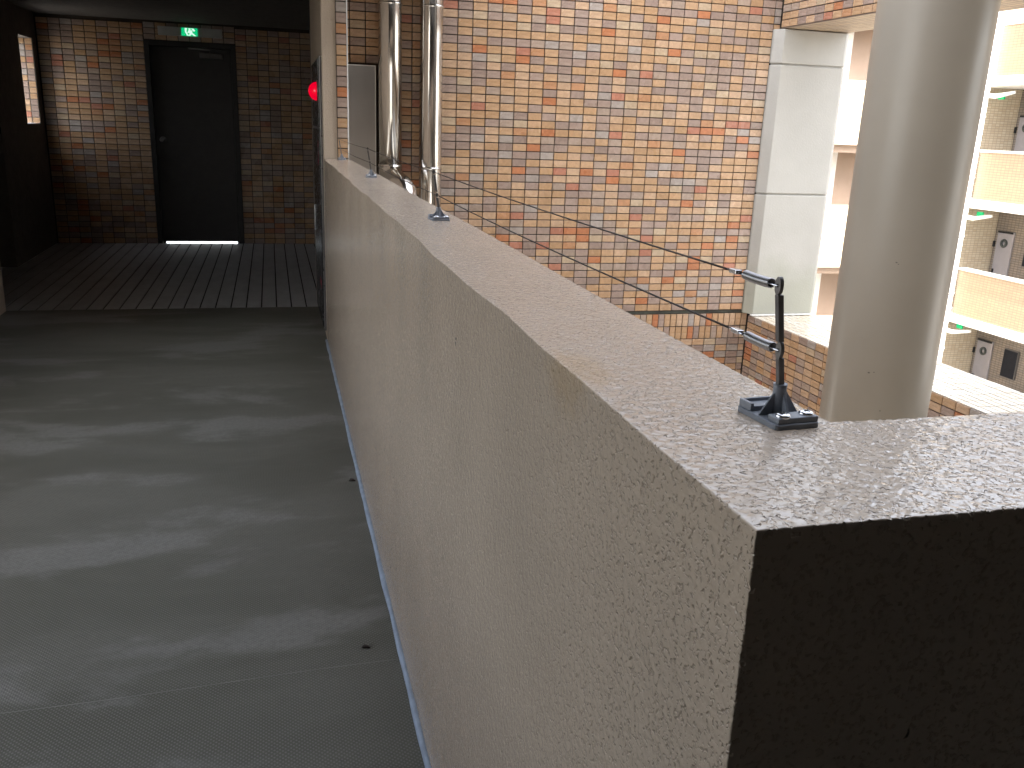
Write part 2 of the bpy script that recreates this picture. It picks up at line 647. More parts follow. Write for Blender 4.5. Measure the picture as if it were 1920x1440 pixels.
ce = bx('corridor_ceiling', M_ceiling, -2.45, 0.14, 0.452, 6.66, 2.45, 2.64)
tag(ce, kind='structure')
tag(bx('added_shade_slab', M_ceiling, 0.141, 1.30, 5.2, 6.618, 2.45, 2.64), kind='structure')  # unseen slab added overhead to darken the nook around the pipes
tag(bx('vestibule_ceiling', M_ceiling, -2.38, 0.60, 6.662, 10.4, 2.22, 2.64), kind='structure')
tag(bx('alcove_ceiling', M_ceiling, -3.0, -2.381, 6.662, 8.75, 2.22, 2.64), kind='structure')
tag(bx('landing_ceiling', M_ceiling, -2.45, 3.0, -2.5, 0.45, 2.45, 2.64), kind='structure')
tag(bx('landing_floor', M_floor, 0.312, 3.0, -2.3, YC + 0.02, -0.18, -0.002), kind='structure')

# ------------------------------------------------------------------ the parapet the viewer leans over
def steps(a, b, fine):
    out = [a]
    x_ = a
    while x_ < b - 1e-6:
        x_ = min(b, x_ + fine(x_))
        if b - x_ < fine(x_) * 0.3:
            x_ = b
        out.append(x_)
    return out


ys = steps(YC, 5.55, lambda y: 0.0034 if y < 0.95 else 0.006 if y < 1.7 else 0.011 if y < 2.8 else 0.03)
ys = sorted(set([round(min(ys, key=lambda q: abs(q - YB)) if False else y, 5) for y in ys] + [YB]))
zs = steps(0.0, 1.12, lambda z: 0.012 if z < 0.45 else 0.0048)
xt = [i / 44 for i in range(45)]
xl = steps(XO, 2.75, lambda x_: 0.0036 if x_ < 0.72 else 0.03)
bm = bmesh.new()


def sheet(fn, A, B, flip=False):
    g = [[bm.verts.new(fn(a, b)) for b in B] for a in A]
    for i in range(len(A) - 1):
        for j in range(len(B) - 1):
            q = (g[i][j], g[i + 1][j], g[i + 1][j + 1], g[i][j + 1])
            bm.faces.new(q[::-1] if flip else q)


def wob(y):                     # the top arris was finished by hand and wanders a little
    return 0.0022 * math.sin(y * 7.1) + 0.0016 * math.sin(y * 17.3 + 1)


def fade(z):
    return max(0.0, (z - 0.7) / 0.42)


def inner(y, z):
    return (xi(y) + wob(y) * fade(z) * min(1, (y - YC) * 3), y, z if z < 1.12 else 1.12 + 0.0015 * math.sin(y * 3.3))


def top(y, s):
    return (inner(y, 1.12)[0] * (1 - s) + XO * s, y, 1.12 + 0.0015 * math.sin(y * 3.3 + s))


sheet(inner, ys, zs, True)
sheet(top, ys, xt, True)
ysL = [y for y in ys if y <= YB + 1e-6]
ysR = [y for y in ys if y >= YB - 1e-6]
sheet(lambda y, x_: (x_, y, 1.12 + 0.0015 * math.sin(y * 3.3 + 1)), ysL, xl, True)
xf = [inner(YC, 1.12)[0] * (1 - s) + XO * s for s in xt] + xl[1:]
sheet(lambda x_, z: (x_, YC, z if z < 1.12 else top(YC, min(1, max(0, (x_ - 0.286) / (XO - 0.286))))[2]), xf, zs)
zc = steps(0.0, 1.12, lambda z: 0.04)
sheet(lambda y, z: (XO, y, z if z < 1.12 else top(y, 1)[2]), ysR, zc)
sheet(lambda x_, z: (x_, YB, z if z < 1.12 else top(YB, 1)[2]), xl, zc, True)
bmesh.ops.remove_doubles(bm, verts=bm.verts, dist=0.0006)
bmesh.ops.recalc_face_normals(bm, faces=bm.faces)
bmesh.ops.bevel(bm, geom=[e for e in bm.edges if len(e.link_faces) == 2 and e.calc_face_angle(0) > 0.9], offset=0.0034, segments=3, profile=0.5, affect='EDGES', clamp_overlap=True)
me = bpy.data.meshes.new('parapet_wall')
for f in bm.faces:
    f.smooth = True
bm.to_mesh(me)
bm.free()
me.materials.append(M_stucco)
par = bpy.data.objects.new('parapet_wall', me)
COL.objects.link(par)
tag(par, 'beige pitted stucco parapet beside the corridor, turning a corner close to the viewer', 'parapet')
# its body below the corridor level, seen from the light well
bx('parapet_base', M_stucco_far, 0.312, XO - 0.004, YB, 5.55, -3.0, -0.001, par)
sb = MB()
pts = []
y = YC
while y < 5.6:
    pts.append((xi(y) - 0.004 + random.gauss(0, 0.0006), y, 0.001))
    y += 0.09
sb.tube(pts, [0.0092 + random.gauss(0, 0.0010) for _ in pts], 10)
sb.build('sealant_bead', M_seal, par)['label'] = 'blue-grey sealant bead along the foot of the parapet'

for z_, h_ in ((1.000, 0.006), (1.010, 0.004)):
    bx('plug_hole', M_slot, xi(1.42) - 0.0012, xi(1.42) + 0.004, 1.418, 1.423, z_, z_ + h_, par)
for (cx, cy, r_, lab) in ((0.199, 2.10, 0.010, 'small dark crumb on the floor near the parapet'), (0.262, 3.26, 0.012, 'dark dirt clump against the sealant at the foot of the parapet')):
    m = MB()
    pts = [(cx - r_, cy, 0.003), (cx - r_ * 0.4, cy + 0.002, 0.005), (cx + r_ * 0.3, cy - 0.002, 0.005), (cx + r_, cy - 0.006, 0.003)]
    tag(m.tube(pts, [0.002, r_ * 0.5, r_ * 0.42, 0.002], 7).build('dirt_crumb', M_wire), lab, 'dirt', 'crumbs on the corridor floor')

# ------------------------------------------------------------------ pier at the end of the parapet
pier = empty('pier_wall', (0, 0, 0))
tag(pier, 'narrow beige stucco pier with a strip of tiles, at the far end of the parapet', 'pier')
bx('pier_body', M_stucco_far, 0.306, 0.448, 5.56, 6.93, 0.0, 2.45, pier, 0.006)
bx('tile_backing', M_grout, 0.388, 0.4495, 5.553, 5.5601, 0.9, 2.45, pier)
tile_field(pier, [(Vector((0.4195, 5.551, 1.125 + (j + 0.5) * 0.058)), 0.063, 0.058) for j in range(23)], (1, 0, 0), (0, 0, 1), 0.006)
bx('edge_bead', M_white, 0.4505, 0.456, 5.546, 5.58, 0.9, 2.45, pier)

# ------------------------------------------------------------------ tall tiled wall of the light well
YW = 6.62
well = empty('tiled_wall', (0, 0, 0))
tag(well, 'tall wall of buff, taupe and orange tiles behind the steel pipes', 'wall')
bx('wall_core', M_grout, 0.452, 3.858, YW + 0.004, 6.86, -3.0, 2.9, well)
bx('upper_wall', M_up_y, 0.452, 3.80, YW + 0.001, 6.9, 2.9, 4.4, well)
ZB = -0.068
cells = grid((1.206 - 7 * TU, YW, ZB), (1, 0, 0), (0, 0, 1), 31, 52, TU, TV, lambda c: c.x < 0.46)
cells = [c for c in cells if not (c[0].x < 0.74 and c[0].z < 1.70)]
cells += [(Vector((3.827, YW, ZB + (j + 0.5) * TV)), 0.056, TV) for j in range(37, 52)]
tile_field(well, cells, (1, 0, 0), (0, 0, 1))
cells = grid((1.206, YW, ZB - 0.028 - 0.216), (1, 0, 0), (0, 0, 1), 49, 2, 0.0540, 0.108)
cells += grid((1.206, YW, ZB - 0.028 - 0.216 - 14 * TV), (1, 0, 0), (0, 0, 1), 24, 14, TU, TV)
cells += [(Vector((3.827, YW, ZB - 0.028 - 0.216 - (j + 0.5) * TV)), 0.056, TV) for j in range(14)]
tile_field(well, cells, (1, 0, 0), (0, 0, 1), most=160)
bx('joint_sealant', plain('mossy_joint', (0.035, 0.036, 0.026), 0.8, var=0.4), 1.0, 3.80, YW - 0.0005, YW + 0.006, ZB - 0.024, ZB - 0.004, well)

# ------------------------------------------------------------------ cream pilaster
pil = empty('pilaster', (3.8, YW, 0))
tag(pil, 'cream painted concrete pilaster with two horizontal grooves, standing on the tiled sill', 'pilaster')
zz = [-0.10, 0.895, 1.885, 2.145]
for a, b in zip(zz[:-1], zz[1:]):
    m = MB().prism([(0.0, 0.25), (0.0, -0.02), (0.055, -0.085), (0.60, -0.085), (0.635, -0.06), (0.635, 0.25)], a + 0.006, b - 0.006)
    m.build('pilaster_block', M_cream, pil, 0.006)
MB().prism([(0.012, 0.24), (0.012, -0.012), (0.065, -0.07), (0.59, -0.07), (0.622, -0.05), (0.622, 0.24)], -0.095, 2.14).build('groove_core', M_cream, pil)
bx('upper_shaft', M_cream, 0.0, 0.635, -0.07, 0.25, 2.72, 4.4, pil)
bx('sill_bead', M_white, 0.04, 0.62, -0.098, -0.07, -0.104, -0.094, pil)

# ------------------------------------------------------------------ tiled sill wall and lintel bands on the open side of the well
X2, X3 = 3.86, 4.43
sill = empty('sill_wall', (0, 0, 0))
tag(sill, 'low tiled sill wall across the light well, its top tiles lightened to look bright in daylight', 'wall')
bx('wall_core', M_grout, X2 + 0.004, X3 - 0.004, 0.3, YW + 0.2, -1.3, -0.116, sill)
bx('lower_wall', M_up_x, X2 + 0.002, X3 - 0.006, 0.3, YW + 0.2, -3.2, -1.3, sill)
PX = 0.1115
cells = grid((X2, 6.60, -0.113), (0, -1, 0), (0, 0, -1), 30, 12, PX, 0.0545)
cells = [(Vector((X2, c[0].y, c[0].z)), c[1], c[2]) for c in cells]
tile_field(sill, cells, (0, -1, 0), (0, 0, 1), most=220)
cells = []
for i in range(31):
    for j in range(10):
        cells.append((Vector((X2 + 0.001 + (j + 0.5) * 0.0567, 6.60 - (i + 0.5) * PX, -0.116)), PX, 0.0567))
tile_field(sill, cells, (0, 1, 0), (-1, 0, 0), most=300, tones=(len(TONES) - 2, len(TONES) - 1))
cells = grid((X3, 6.60, -0.113), (0, 1, 0), (0, 0, 1), 1, 1, PX, 0.0545)

for i, z0 in enumerate((2.15,)):
    band = empty('lintel_band', (0, 0, 0))
    names = ('tiled lintel over the light-well opening, meeting the cream pilaster', 'second tiled lintel band up the light well',
             'third tiled lintel band up the light well', 'topmost tiled lintel band of the light well')
    tag(band, names[i], 'lintel', 'lintel bands of the light well')
    if i == 0:
        bx('band_core', M_grout, X2 + 0.004, X3 - 0.002, 0.3, YW + 0.2, z0 + 0.003, z0 + 0.56, band)
        bx('soffit', M_band_z, X2 + 0.002, X3, 0.3, YW + 0.2, z0 - 0.004, z0 + 0.003, band)
        cells = grid((X2, 6.60, z0 + 0.002), (0, -1, 0), (0, 0, 1), 30, 10, PX, 0.0545)
        tile_field(band, cells, (0, -1, 0), (0, 0, 1), most=150)
    else:
        bx('band_core', M_up_x, X2, X3, 0.3, YW + 0.2, z0, z0 + 0.56, band)

# ------------------------------------------------------------------ round column
col = empty('round_column', (2.765, 3.488, 0))
tag(col, 'thick round beige painted column standing in the light well', 'column')
m = MB()
n = 96
m.tube([(0, 0, -9.2), (0, 0, -3), (0, 0, 0), (0, 0, 3), (0, 0, 4.4)], 0.240, n, True)
m.build('shaft', M_column, col)
for (az, z, s) in ((-128, 0.845, 0.006), (-126, 0.838, 0.004), (-138, 0.34, 0.007), (-133, 0.345, 0.004), (-121, 0.17, 0.005)):
    a = R(az)
    c = Vector((0.2402 * math.cos(a), 0.2402 * math.sin(a), z))
    t = Vector((-math.sin(a), math.cos(a), 0))
    nn = Vector((math.cos(a), math.sin(a), 0)) * 0.0008
    poly = [c + nn + t * s * math.cos(q) * random.uniform(0.6, 1) + Vector((0, 0, s * 0.6 * math.sin(q) * random.uniform(0.6, 1))) for q in [i * math.pi / 4 for i in range(8)]]
    MB().add(poly, [tuple(range(8))]).build('paint_chip', M_darkwall, col)

# ------------------------------------------------------------------ stainless pipes and sheet
def pipe(x_, label, elbow):
    p = empty('steel_pipe', (x_, YW - 0.115, 0))
    tag(p, label, 'pipe', 'stainless pipes on the tiled wall')
    r = 0.080
    if elbow:
        m = MB()
        m.tube([(0, 0, 4.4), (0, 0, 2.12), (0, 0, 1.03)], r, 48)
        m.build('pipe_run', M_pipe, p)
        pts = [(0, 0, 1.035), (0.002, -0.012, 1.0), (0.010, -0.05, 0.962), (0.026, -0.11, 0.935), (0.050, -0.19, 0.915), (0.068, -0.245, 0.88), (0.075, -0.265, 0.80), (0.075, -0.265, -1.5)]
        MB().tube(pts, r * 1.045, 40).build('elbow', M_pipe, p)
    else:
        MB().tube([(0, 0, 4.4), (0, 0, 2.12), (0, 0, -3.0)], r, 48).build('pipe_run', M_pipe, p)
    for zb in (2.112, 1.032 if not elbow else 1.045, 4.2):
        MB().tube([(0, 0, zb - 0.008), (0, 0, zb + 0.008)], r * 1.055, 48).build('clamp_band', M_pipe, p)
    for zb in (2.112, 1.64):
        bx('wall_bracket', M_plate, -0.012, 0.012, 0.075, 0.112, zb - 0.01, zb + 0.01, p)
    return p


pipe(0.822, 'polished steel pipe next to the sheet metal panel, ending in an elbow', True)
pipe(1.108, 'polished steel pipe running straight down beside the buff tiles', False)
pn = empty('metal_panel', (0, 0, 0))
tag(pn, 'upright brushed stainless panel between the pier and the elbowed pipe', 'panel')
bx('sheet', M_plate, 0.463, 0.722, YW - 0.075, YW + 0.003, -0.5, 1.708, pn, 0.003)
bx('top_rim', M_white, 0.463, 0.724, YW - 0.078, YW + 0.003, 1.7085, 1.7125, pn)
bx('side_rim', M_white, 0.7225, 0.727, YW - 0.078, YW + 0.003, -0.5, 1.7125, pn)

# ------------------------------------------------------------------ door wall at the end of the corridor
YD = 10.13
dw = empty('end_wall', (0, 0, 0))
tag(dw, 'dim tiled wall with a dark door at the end of the corridor', 'wall')
DX0, DX1, DZ = -1.185, -0.31, 2.03
for a, b, c, d in ((-2.17, DX0, 0.0, 2.22), (DX1, 0.60, 0.0, 2.22), (DX0, DX1, DZ, 2.22)):
    bx('wall_core', M_grout, a, b, YD + 0.004, YD + 0.2, c, d, dw)
nx = 9
cells = [(Vector((DX0 - 0.002 - (i + 0.5) * TU, YD, (j + 0.5) * TV)), TU, TV) for i in range(nx) for j in range(39)]
cells += [(Vector((DX1 + 0.002 + (i + 0.5) * TU, YD, (j + 0.5) * TV)), TU, TV) for i in range(8) for j in range(39)]
cells += [(Vector((DX0 + (i + 0.5) * 0.1094, YD, DZ + 0.006 + (j + 0.5) * TV)), 0.1094, TV) for i in range(8) for j in range(3)]
tile_field(dw, cells, (1, 0, 0), (0, 0, 1))

door = empty('steel_door', ((DX0 + DX1) / 2, YD, 0))
tag(door, 'dark steel door with round knob below the green exit sign', 'door')
w = (DX1 - DX0) / 2
for s in (-1, 1):
    bx('door_frame', M_frame, min(s * w, s * (w - 0.045)), max(s * w, s * (w - 0.045)), -0.02, 0.12, 0.0, DZ, door, 0.002)
bx('door_frame', M_frame, -w + 0.045, w - 0.045, -0.02, 0.12, DZ - 0.045, DZ, door, 0.002)
for s_ in (-1, 1):
    bx('door_stop', M_frame, min(s_ * (w - 0.045), s_ * (w - 0.07)), max(s_ * (w - 0.045), s_ * (w - 0.07)), 0.062, 0.10, 0.0, DZ - 0.045, door)
bx('door_stop', M_frame, -w + 0.07, w - 0.07, 0.062, 0.10, DZ - 0.07, DZ - 0.045, door)
leaf = bx('door_leaf', M_door, -w + 0.049, w - 0.049, 0.022, 0.06, 0.021, DZ - 0.049, door, 0.002)
MB().tube([(-w + 0.115, 0.022, 1.07), (-w + 0.115, 0.010, 1.07)], 0.032, 24).build('knob_rose', M_darksteel, leaf)
MB().tube([(-w + 0.115, 0.012, 1.07), (-w + 0.115, -0.02, 1.07), (-w + 0.115, -0.032, 1.07), (-w + 0.115, -0.05, 1.07), (-w + 0.115, -0.056, 1.07)],
          [0.012, 0.014, 0.026, 0.026, 0.018], 24).build('knob', M_darksteel, leaf)
cl = bx('door_closer', M_darksteel, 0.085, 0.315, -0.03, 0.021, 1.885, 1.940, door, 0.008)
MB().tube([(0.19, -0.012, 1.943), (0.19, -0.012, 1.968), (-0.02, -0.03, 1.972), (0.0, -0.03, 1.972)], 0.007, 8).build('closer_arm', M_darksteel, cl)
MB().tube([(-0.02, -0.03, 1.972), (0.30, -0.028, 1.976)], 0.007, 8).build('closer_arm', M_darksteel, cl)
bx('threshold', M_pipe, -w + 0.046, w - 0.046, -0.01, 0.12, -0.004, 0.003, door)
tag(bx('outer_walkway', M_pave, -4.0, 3.0, YD + 0.2, YD + 5.0, -0.2, -0.004), kind='structure')

# exit sign
sg = empty('exit_sign', (-0.737, YD - 0.012, 2.085))
tag(sg, 'green and white running-man exit sign on a grey strip above the dark door', 'exit sign')
bx('housing', M_signbody, -0.306, 0.306, -0.02, 0.010, 0.0, 0.084, sg, 0.003)
bx('lit_panel', M_green, -0.083, 0.072, -0.026, -0.0205, 0.003, 0.080, sg)
pw = MB()
yq = -0.0278


def flat(poly):
    n_ = len(poly)
    v_ = [(a, yq, b) for a, b in poly] + [(a, yq + 0.001, b) for a, b in poly]
    pw.add(v_, [tuple(range(n_)), tuple(reversed(range(n_, 2 * n_)))] + [((i + 1) % n_, i, n_ + i, n_ + (i + 1) % n_) for i in range(n_)])


flat([(-0.050, 0.078), (-0.026, 0.078), (-0.034, 0.045), (-0.012, 0.006), (-0.030, 0.006), (-0.048, 0.040)])       # doorway edge
flat([(-0.016, 0.076), (0.006, 0.076), (0.006, 0.060), (-0.010, 0.060)])                                           # head
flat([(-0.014, 0.058), (0.020, 0.058), (0.024, 0.034), (0.058, 0.006), (0.034, 0.006), (0.016, 0.022), (0.0, 0.006), (-0.016, 0.006), (-0.004, 0.030), (-0.026, 0.034)])  # running body
flat([(0.012, 0.076), (0.034, 0.076), (0.050, 0.058), (0.040, 0.046), (0.024, 0.058)])                             # arm
pw.build('pictogram', M_greenwhite, sg)

# ------------------------------------------------------------------ left side
lw = empty('left_wall', (0, 0, 0))
tag(lw, 'dark wall with a narrow slit window beside the far door', 'wall')
W0, W1, WZ0, WZ1 = 9.462, 9.972, 1.190, 1.975
XL0, XL1 = -2.38, -2.17
for a, b, c, d in ((8.55, W0, 0, 2.22), (W1, 10.33, 0, 2.22), (W0, W1, 0, WZ0), (W0, W1, WZ1, 2.22)):
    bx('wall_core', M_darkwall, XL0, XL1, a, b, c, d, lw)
cells = []
for i, (cx, cw) in enumerate(((XL1 - 0.035, 0.066), (XL1 - 0.070 - 0.054, 0.108))):
    for j in range(14):
        cells.append((Vector((cx, W1 + 0.001, WZ0 + 0.002 + (j + 0.5) * TV)), cw, TV))
tile_field(lw, cells, (1, 0, 0), (0, 0, 1), most=40)
bx('window_sill', M_white, XL0 - 0.02, XL1 + 0.001, W0 + 0.001, W1 - 0.012, WZ0 + 0.0005, WZ0 + 0.006, lw)
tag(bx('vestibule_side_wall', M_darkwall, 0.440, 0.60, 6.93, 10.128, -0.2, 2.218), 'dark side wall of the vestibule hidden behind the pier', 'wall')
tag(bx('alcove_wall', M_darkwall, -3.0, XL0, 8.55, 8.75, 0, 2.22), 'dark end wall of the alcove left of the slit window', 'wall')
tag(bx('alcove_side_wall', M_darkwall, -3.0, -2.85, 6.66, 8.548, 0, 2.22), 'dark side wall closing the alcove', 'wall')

lp = empty('balustrade_wall', (0, 0, 0))
tag(lp, 'beige stucco balustrade and post on the open side of the corridor, left edge', 'balustrade')
bx('low_wall', M_stucco_far, -1.98, -1.79, 0.702, 3.80, -3.0, 0.80, lp, 0.006)
bx('post', M_stucco_far, -2.15, -1.79, 3.802, 6.66, -3.0, 2.45, lp, 0.006)
bx('wall_above_alcove', M_darkwall, -3.0, -2.152, 6.46, 6.655, 0.0, 2.45, lp)
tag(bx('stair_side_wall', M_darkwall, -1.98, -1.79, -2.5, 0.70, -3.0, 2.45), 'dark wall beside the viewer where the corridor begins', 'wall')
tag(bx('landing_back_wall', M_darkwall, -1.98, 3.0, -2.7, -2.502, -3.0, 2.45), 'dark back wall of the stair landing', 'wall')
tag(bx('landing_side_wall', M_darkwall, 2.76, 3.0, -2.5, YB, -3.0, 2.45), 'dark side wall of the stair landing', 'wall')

st_ = empty('stair_tower', (0, 0, 0))
tag(st_, 'tall dark brown tiled stair block rising behind the viewer', 'building')
bx('tower_wall', M_tower, -2.45, 3.0, -3.2, 0.447, 2.642, 11.5, st_)
bx('tower_wall', M_tower, 3.002, 7.6, -3.2, 0.295, -9.2, 11.5, st_)

# ------------------------------------------------------------------ hydrant cabinet
cab = empty('hydrant_cabinet', (0.3055, 5.60, 0))
tag(cab, 'black fire hydrant cabinet with red lamp and red lettering, set in the pier', 'fire cabinet')
bx('cabinet_body', M_trim, -0.012, 0.002, 0.0, 0.86, 0.06, 1.70, cab, 0.002)
bx('upper_panel', M_cab, -0.019, -0.0125, 0.03, 0.84, 1.30, 1.685, cab, 0.002)
dr = bx('cabinet_door', M_cab, -0.019, -0.0125, 0.03, 0.84, 0.075, 1.285, cab, 0.002)
bx('door_handle', M_screw, -0.032, -0.0195, 0.62, 0.66, 0.62, 0.79, dr, 0.003)
lamp = empty('alarm_lamp', (0.2865, 5.72, 1.505))
lamp.parent = cab
lamp.location = (-0.019, 0.12, 1.505)
pr = [(0.0, 0.054), (-0.012, 0.054), (-0.030, 0.046), (-0.044, 0.032), (-0.052, 0.014), (-0.0535, 0.002)]
MB().tube([(a, 0, 0) for a, _ in pr], [b for _, b in pr], 32).build('lamp_dome', M_red, lamp)
MB().tube([(0.001, 0, 0), (-0.005, 0, 0)], 0.062, 32).build('lamp_ring', M_trim, lamp)


def glyph(strokes, y0, z0, s, parent):
    m = MB()
    for (a, b, c, d) in strokes:
        # strokes on a 10 x 10 field; y runs towards the viewer, so mirror it
        p = Vector((0, y0 - a * s, z0 + b * s))
        q = Vector((0, y0 - c * s, z0 + d * s))
        t = (q - p).normalized()
        n_ = Vector((1, 0, 0)).cross(t) * 0.55 * s
        e = t * 0.4 * s
        vs_ = [p - e - n_, p - e + n_, q + e + n_, q + e - n_]
        m.add([v + Vector((-0.0196, 0, 0)) for v in vs_], [(0, 1, 2, 3)])
    m.build('red_letter', M_redlabel, parent)


SHO = [(1, 8.5, 2.3, 7.5), (0.8, 5.8, 2.0, 4.8), (0.8, 0.8, 2.2, 3.2), (6, 9.5, 6, 6.6), (4, 9, 4.6, 7.2), (8, 9, 7.4, 7.2), (4, 6.2, 8, 6.2), (4, 6.2, 4, 0.6), (8, 6.2, 8, 0.6), (4, 4.2, 8, 4.2), (4, 2.4, 8, 2.4)]
KA = [(5, 9.2, 4.8, 5), (4.8, 5, 1.4, 0.8), (4.9, 5.2, 8.8, 0.8), (2, 7.2, 2.8, 5.2), (8, 7.4, 7, 5.4)]
SEN = [(2.2, 9.4, 2.2, 0.6), (0.6, 6.8, 3.8, 6.8), (2.2, 6.4, 0.6, 3), (2.2, 6.2, 3.8, 4), (6.6, 9.4, 4, 6.4), (6.6, 9.4, 9.4, 6.4), (5, 5.8, 8.2, 5.8), (6.6, 5.8, 6.6, 0.8), (5, 3.4, 8.2, 3.4), (4.2, 0.8, 9, 0.8)]
for i, g in enumerate((SHO, KA, SEN)):
    glyph(g, 0.20, 1.175 - i * 0.052, 0.0048, dr)
for i, g in enumerate((SHO, KA, SEN)):
    glyph(g, 0.28 - i * 0.062, 0.31, 0.0056, dr)

# ------------------------------------------------------------------ bird wire posts
def make_post(facing):
    p = empty('wire_post', (0, 0, 0))
    bw, bl = 0.0225, 0.0295
    # base: thin plate with rounded corners, raised block at either end
    poly = []
    for cx, cy, a0 in ((bw - .004, bl - .004, 0), (-bw + .004, bl - .004, 90), (-bw + .004, -bl + .004, 180), (bw - .004, -bl + .004, 270)):
        for kk in range(4):
            a = R(a0 + 30 * kk)
            poly.append((cx + .004 * math.cos(a), cy + .004 * math.sin(a)))
    b = MB().prism(poly, 0.0, 0.0055).build('base_plate', M_plastic, p, 0.0007, 1)
    near = bx('end_block', M_plastic, -bw + .003, bw - .0015, -bl + .0015, -bl + .017, 0.0055, 0.0105, b, 0.0008)
    bx('end_block', M_plastic, -bw + .0015, -bw + .005, bl - .019, bl - .0015, 0.0055, 0.0125, b, 0.0006)
    bx('end_block', M_plastic, bw - .005, bw - .0015, bl - .019, bl - .0015, 0.0055, 0.0125, b, 0.0006)
    bx('end_block', M_plastic, -bw + .005, bw - .005, bl - .0045, bl - .0015, 0.0055, 0.0125, b, 0.0006)
    bx('end_block', M_plastic, -bw + .005, bw - .005, bl - .019, bl - .0045, 0.0055, 0.0098, b, 0.0004)
    MB().tube([(0, 0, 0.004), (-0.0008, 0, 0.029), (-0.0009, 0, 0.0325)], [0.0066, 0.0058, 0.0062], 20).build('collar', M_plastic, p)
    for fx, fy in ((bw - 0.002, 0.0), (-bw + 0.002, 0.0), (0.0, -bl + 0.012), (0.0, bl - 0.016)):
        d = Vector((fx, fy, 0))
        t = Vector((-d.y, d.x, 0)).normalized() * 0.0011
        a0 = Vector((0, 0, 0.005)); a1 = d + Vector((0, 0, 0.005)); a2 = d * 0.16 + Vector((0, 0, 0.0295)); a3 = Vector((0, 0, 0.0295))
        q = [a0, a1, a2, a3]
        v = [c - t for c in q] + [c + t for c in q]
        MB().add(v, [(3, 2, 1, 0), (4, 5, 6, 7), (0, 1, 5, 4), (1, 2, 6, 5), (2, 3, 7, 6), (3, 0, 4, 7)]).build('fin', M_plastic, p, 0.0003, 1)
    # pin: flat bar with two widened eyes, leaning with the pull of the wires
    L = lambda z: Vector((-0.0009 - 0.0150 * (z - 0.030) / 0.097, 0, z))
    pin = MB()

    def bar(z0, z1, hw, ht):
        a, c = L(z0), L(z1)
        v = [a + Vector((i * hw, j * ht, 0)) for j in (-1, 1) for i in (-1, 1)] + [c + Vector((i * hw, j * ht, 0)) for j in (-1, 1) for i in (-1, 1)]
        pin.add(v, [(0, 2, 3, 1), (4, 5, 7, 6), (0, 1, 5, 4), (2, 6, 7, 3), (0, 4, 6, 2), (1, 3, 7, 5)])
    bar(0.022, 0.056, 0.0029, 0.0027)
    bar(0.0702, 0.111, 0.0029, 0.0027)
    po = pin.build('pin', M_darksteel, p, 0.0008)
    for zc in (0.0625, 0.1185):
        c = L(zc)
        m = MB()
        n_ = 20
        vs_ = []
        for side in (-1, 1):
            for rr in (0.0017, 1.0):
                for kk in range(n_):
                    a = 2 * math.pi * kk / n_
                    if rr < 1:
                        r1, r2 = rr, rr
                    else:
                        r1, r2 = 0.0040, 0.0076
                    vs_.append((c.x + side * 0.0017, c.y + r1 * math.cos(a), c.z + r2 * math.sin(a)) if facing == 'x' else (c.x + r1 * math.cos(a), c.y + side * 0.0017, c.z + r2 * 0.62 * math.sin(a)))
        fs = []
        for kk in range(n_):
            k2 = (kk + 1) % n_
            fs += [(kk, n_ + kk, n_ + k2, k2), (2 * n_ + kk, 2 * n_ + k2, 3 * n_ + k2, 3 * n_ + kk),
                   (n_ + kk, 3 * n_ + kk, 3 * n_ + k2, n_ + k2), (kk, k2, 2 * n_ + k2, 2 * n_ + kk)]
        m.add(vs_, fs)
        m.build('eye', M_darksteel, po)
    for (sx, sy) in ((-0.0115, -0.0225), (0.0135, -0.0205)):
        zt = 0.0105
        sc = MB().tube([(sx, sy, zt - 0.001), (sx, sy, zt + 0.0012), (sx, sy, zt + 0.0026), (sx, sy, zt + 0.003)], [0.0064, 0.0064, 0.0052, 0.003], 24).build('screw_head', M_screw, p)
        a = random.uniform(0, 1.5)
        for kk in (0, 1):
            aa = a + kk * math.pi / 2
            dx, dy = math.cos(aa), math.sin(aa)
            hw = 0.0008
            q = [(sx + dx * .0036 * i - dy * hw * j, sy + dy * .0036 * i + dx * hw * j, zt + 0.0033 + kk * 0.00008) for i, j in ((-1, -1), (1, -1), (1, 1), (-1, 1))]
            MB().add(q, [(0, 1, 2, 3)]).build('cross_slot', M_slot, sc)
    return p


TOPZ = 1.1205
LEANX = -0.0009 - 0.0150 * (0.1185 - 0.030) / 0.097
LEANX2 = -0.0009 - 0.0150 * (0.0625 - 0.030) / 0.097
spots = [(0.421, 0.653, 5, 'large grey plastic post with silver screws nearest the viewer, holding the springs'),
         (0.4045, 2.235, 3, 'grey wire post on the parapet, second from the viewer'),
         (0.4095, 3.875, -2, 'small grey wire post on the parapet, third from the viewer'),
         (0.4060, 5.470, 2, 'tiny grey wire post at the far end of the parapet by the pier')]
post = make_post('x')
far_post = make_post('y')
for i, (px, py, rz, lab) in enumerate(spots):
    o = post if i == 0 else far_post if i == 1 else copy_tree(far_post)
    o.location = (px, py, TOPZ)
    o.rotation_euler = (0, 0, R(rz))
    tag(o, lab, 'wire post', 'wire posts along the parapet')


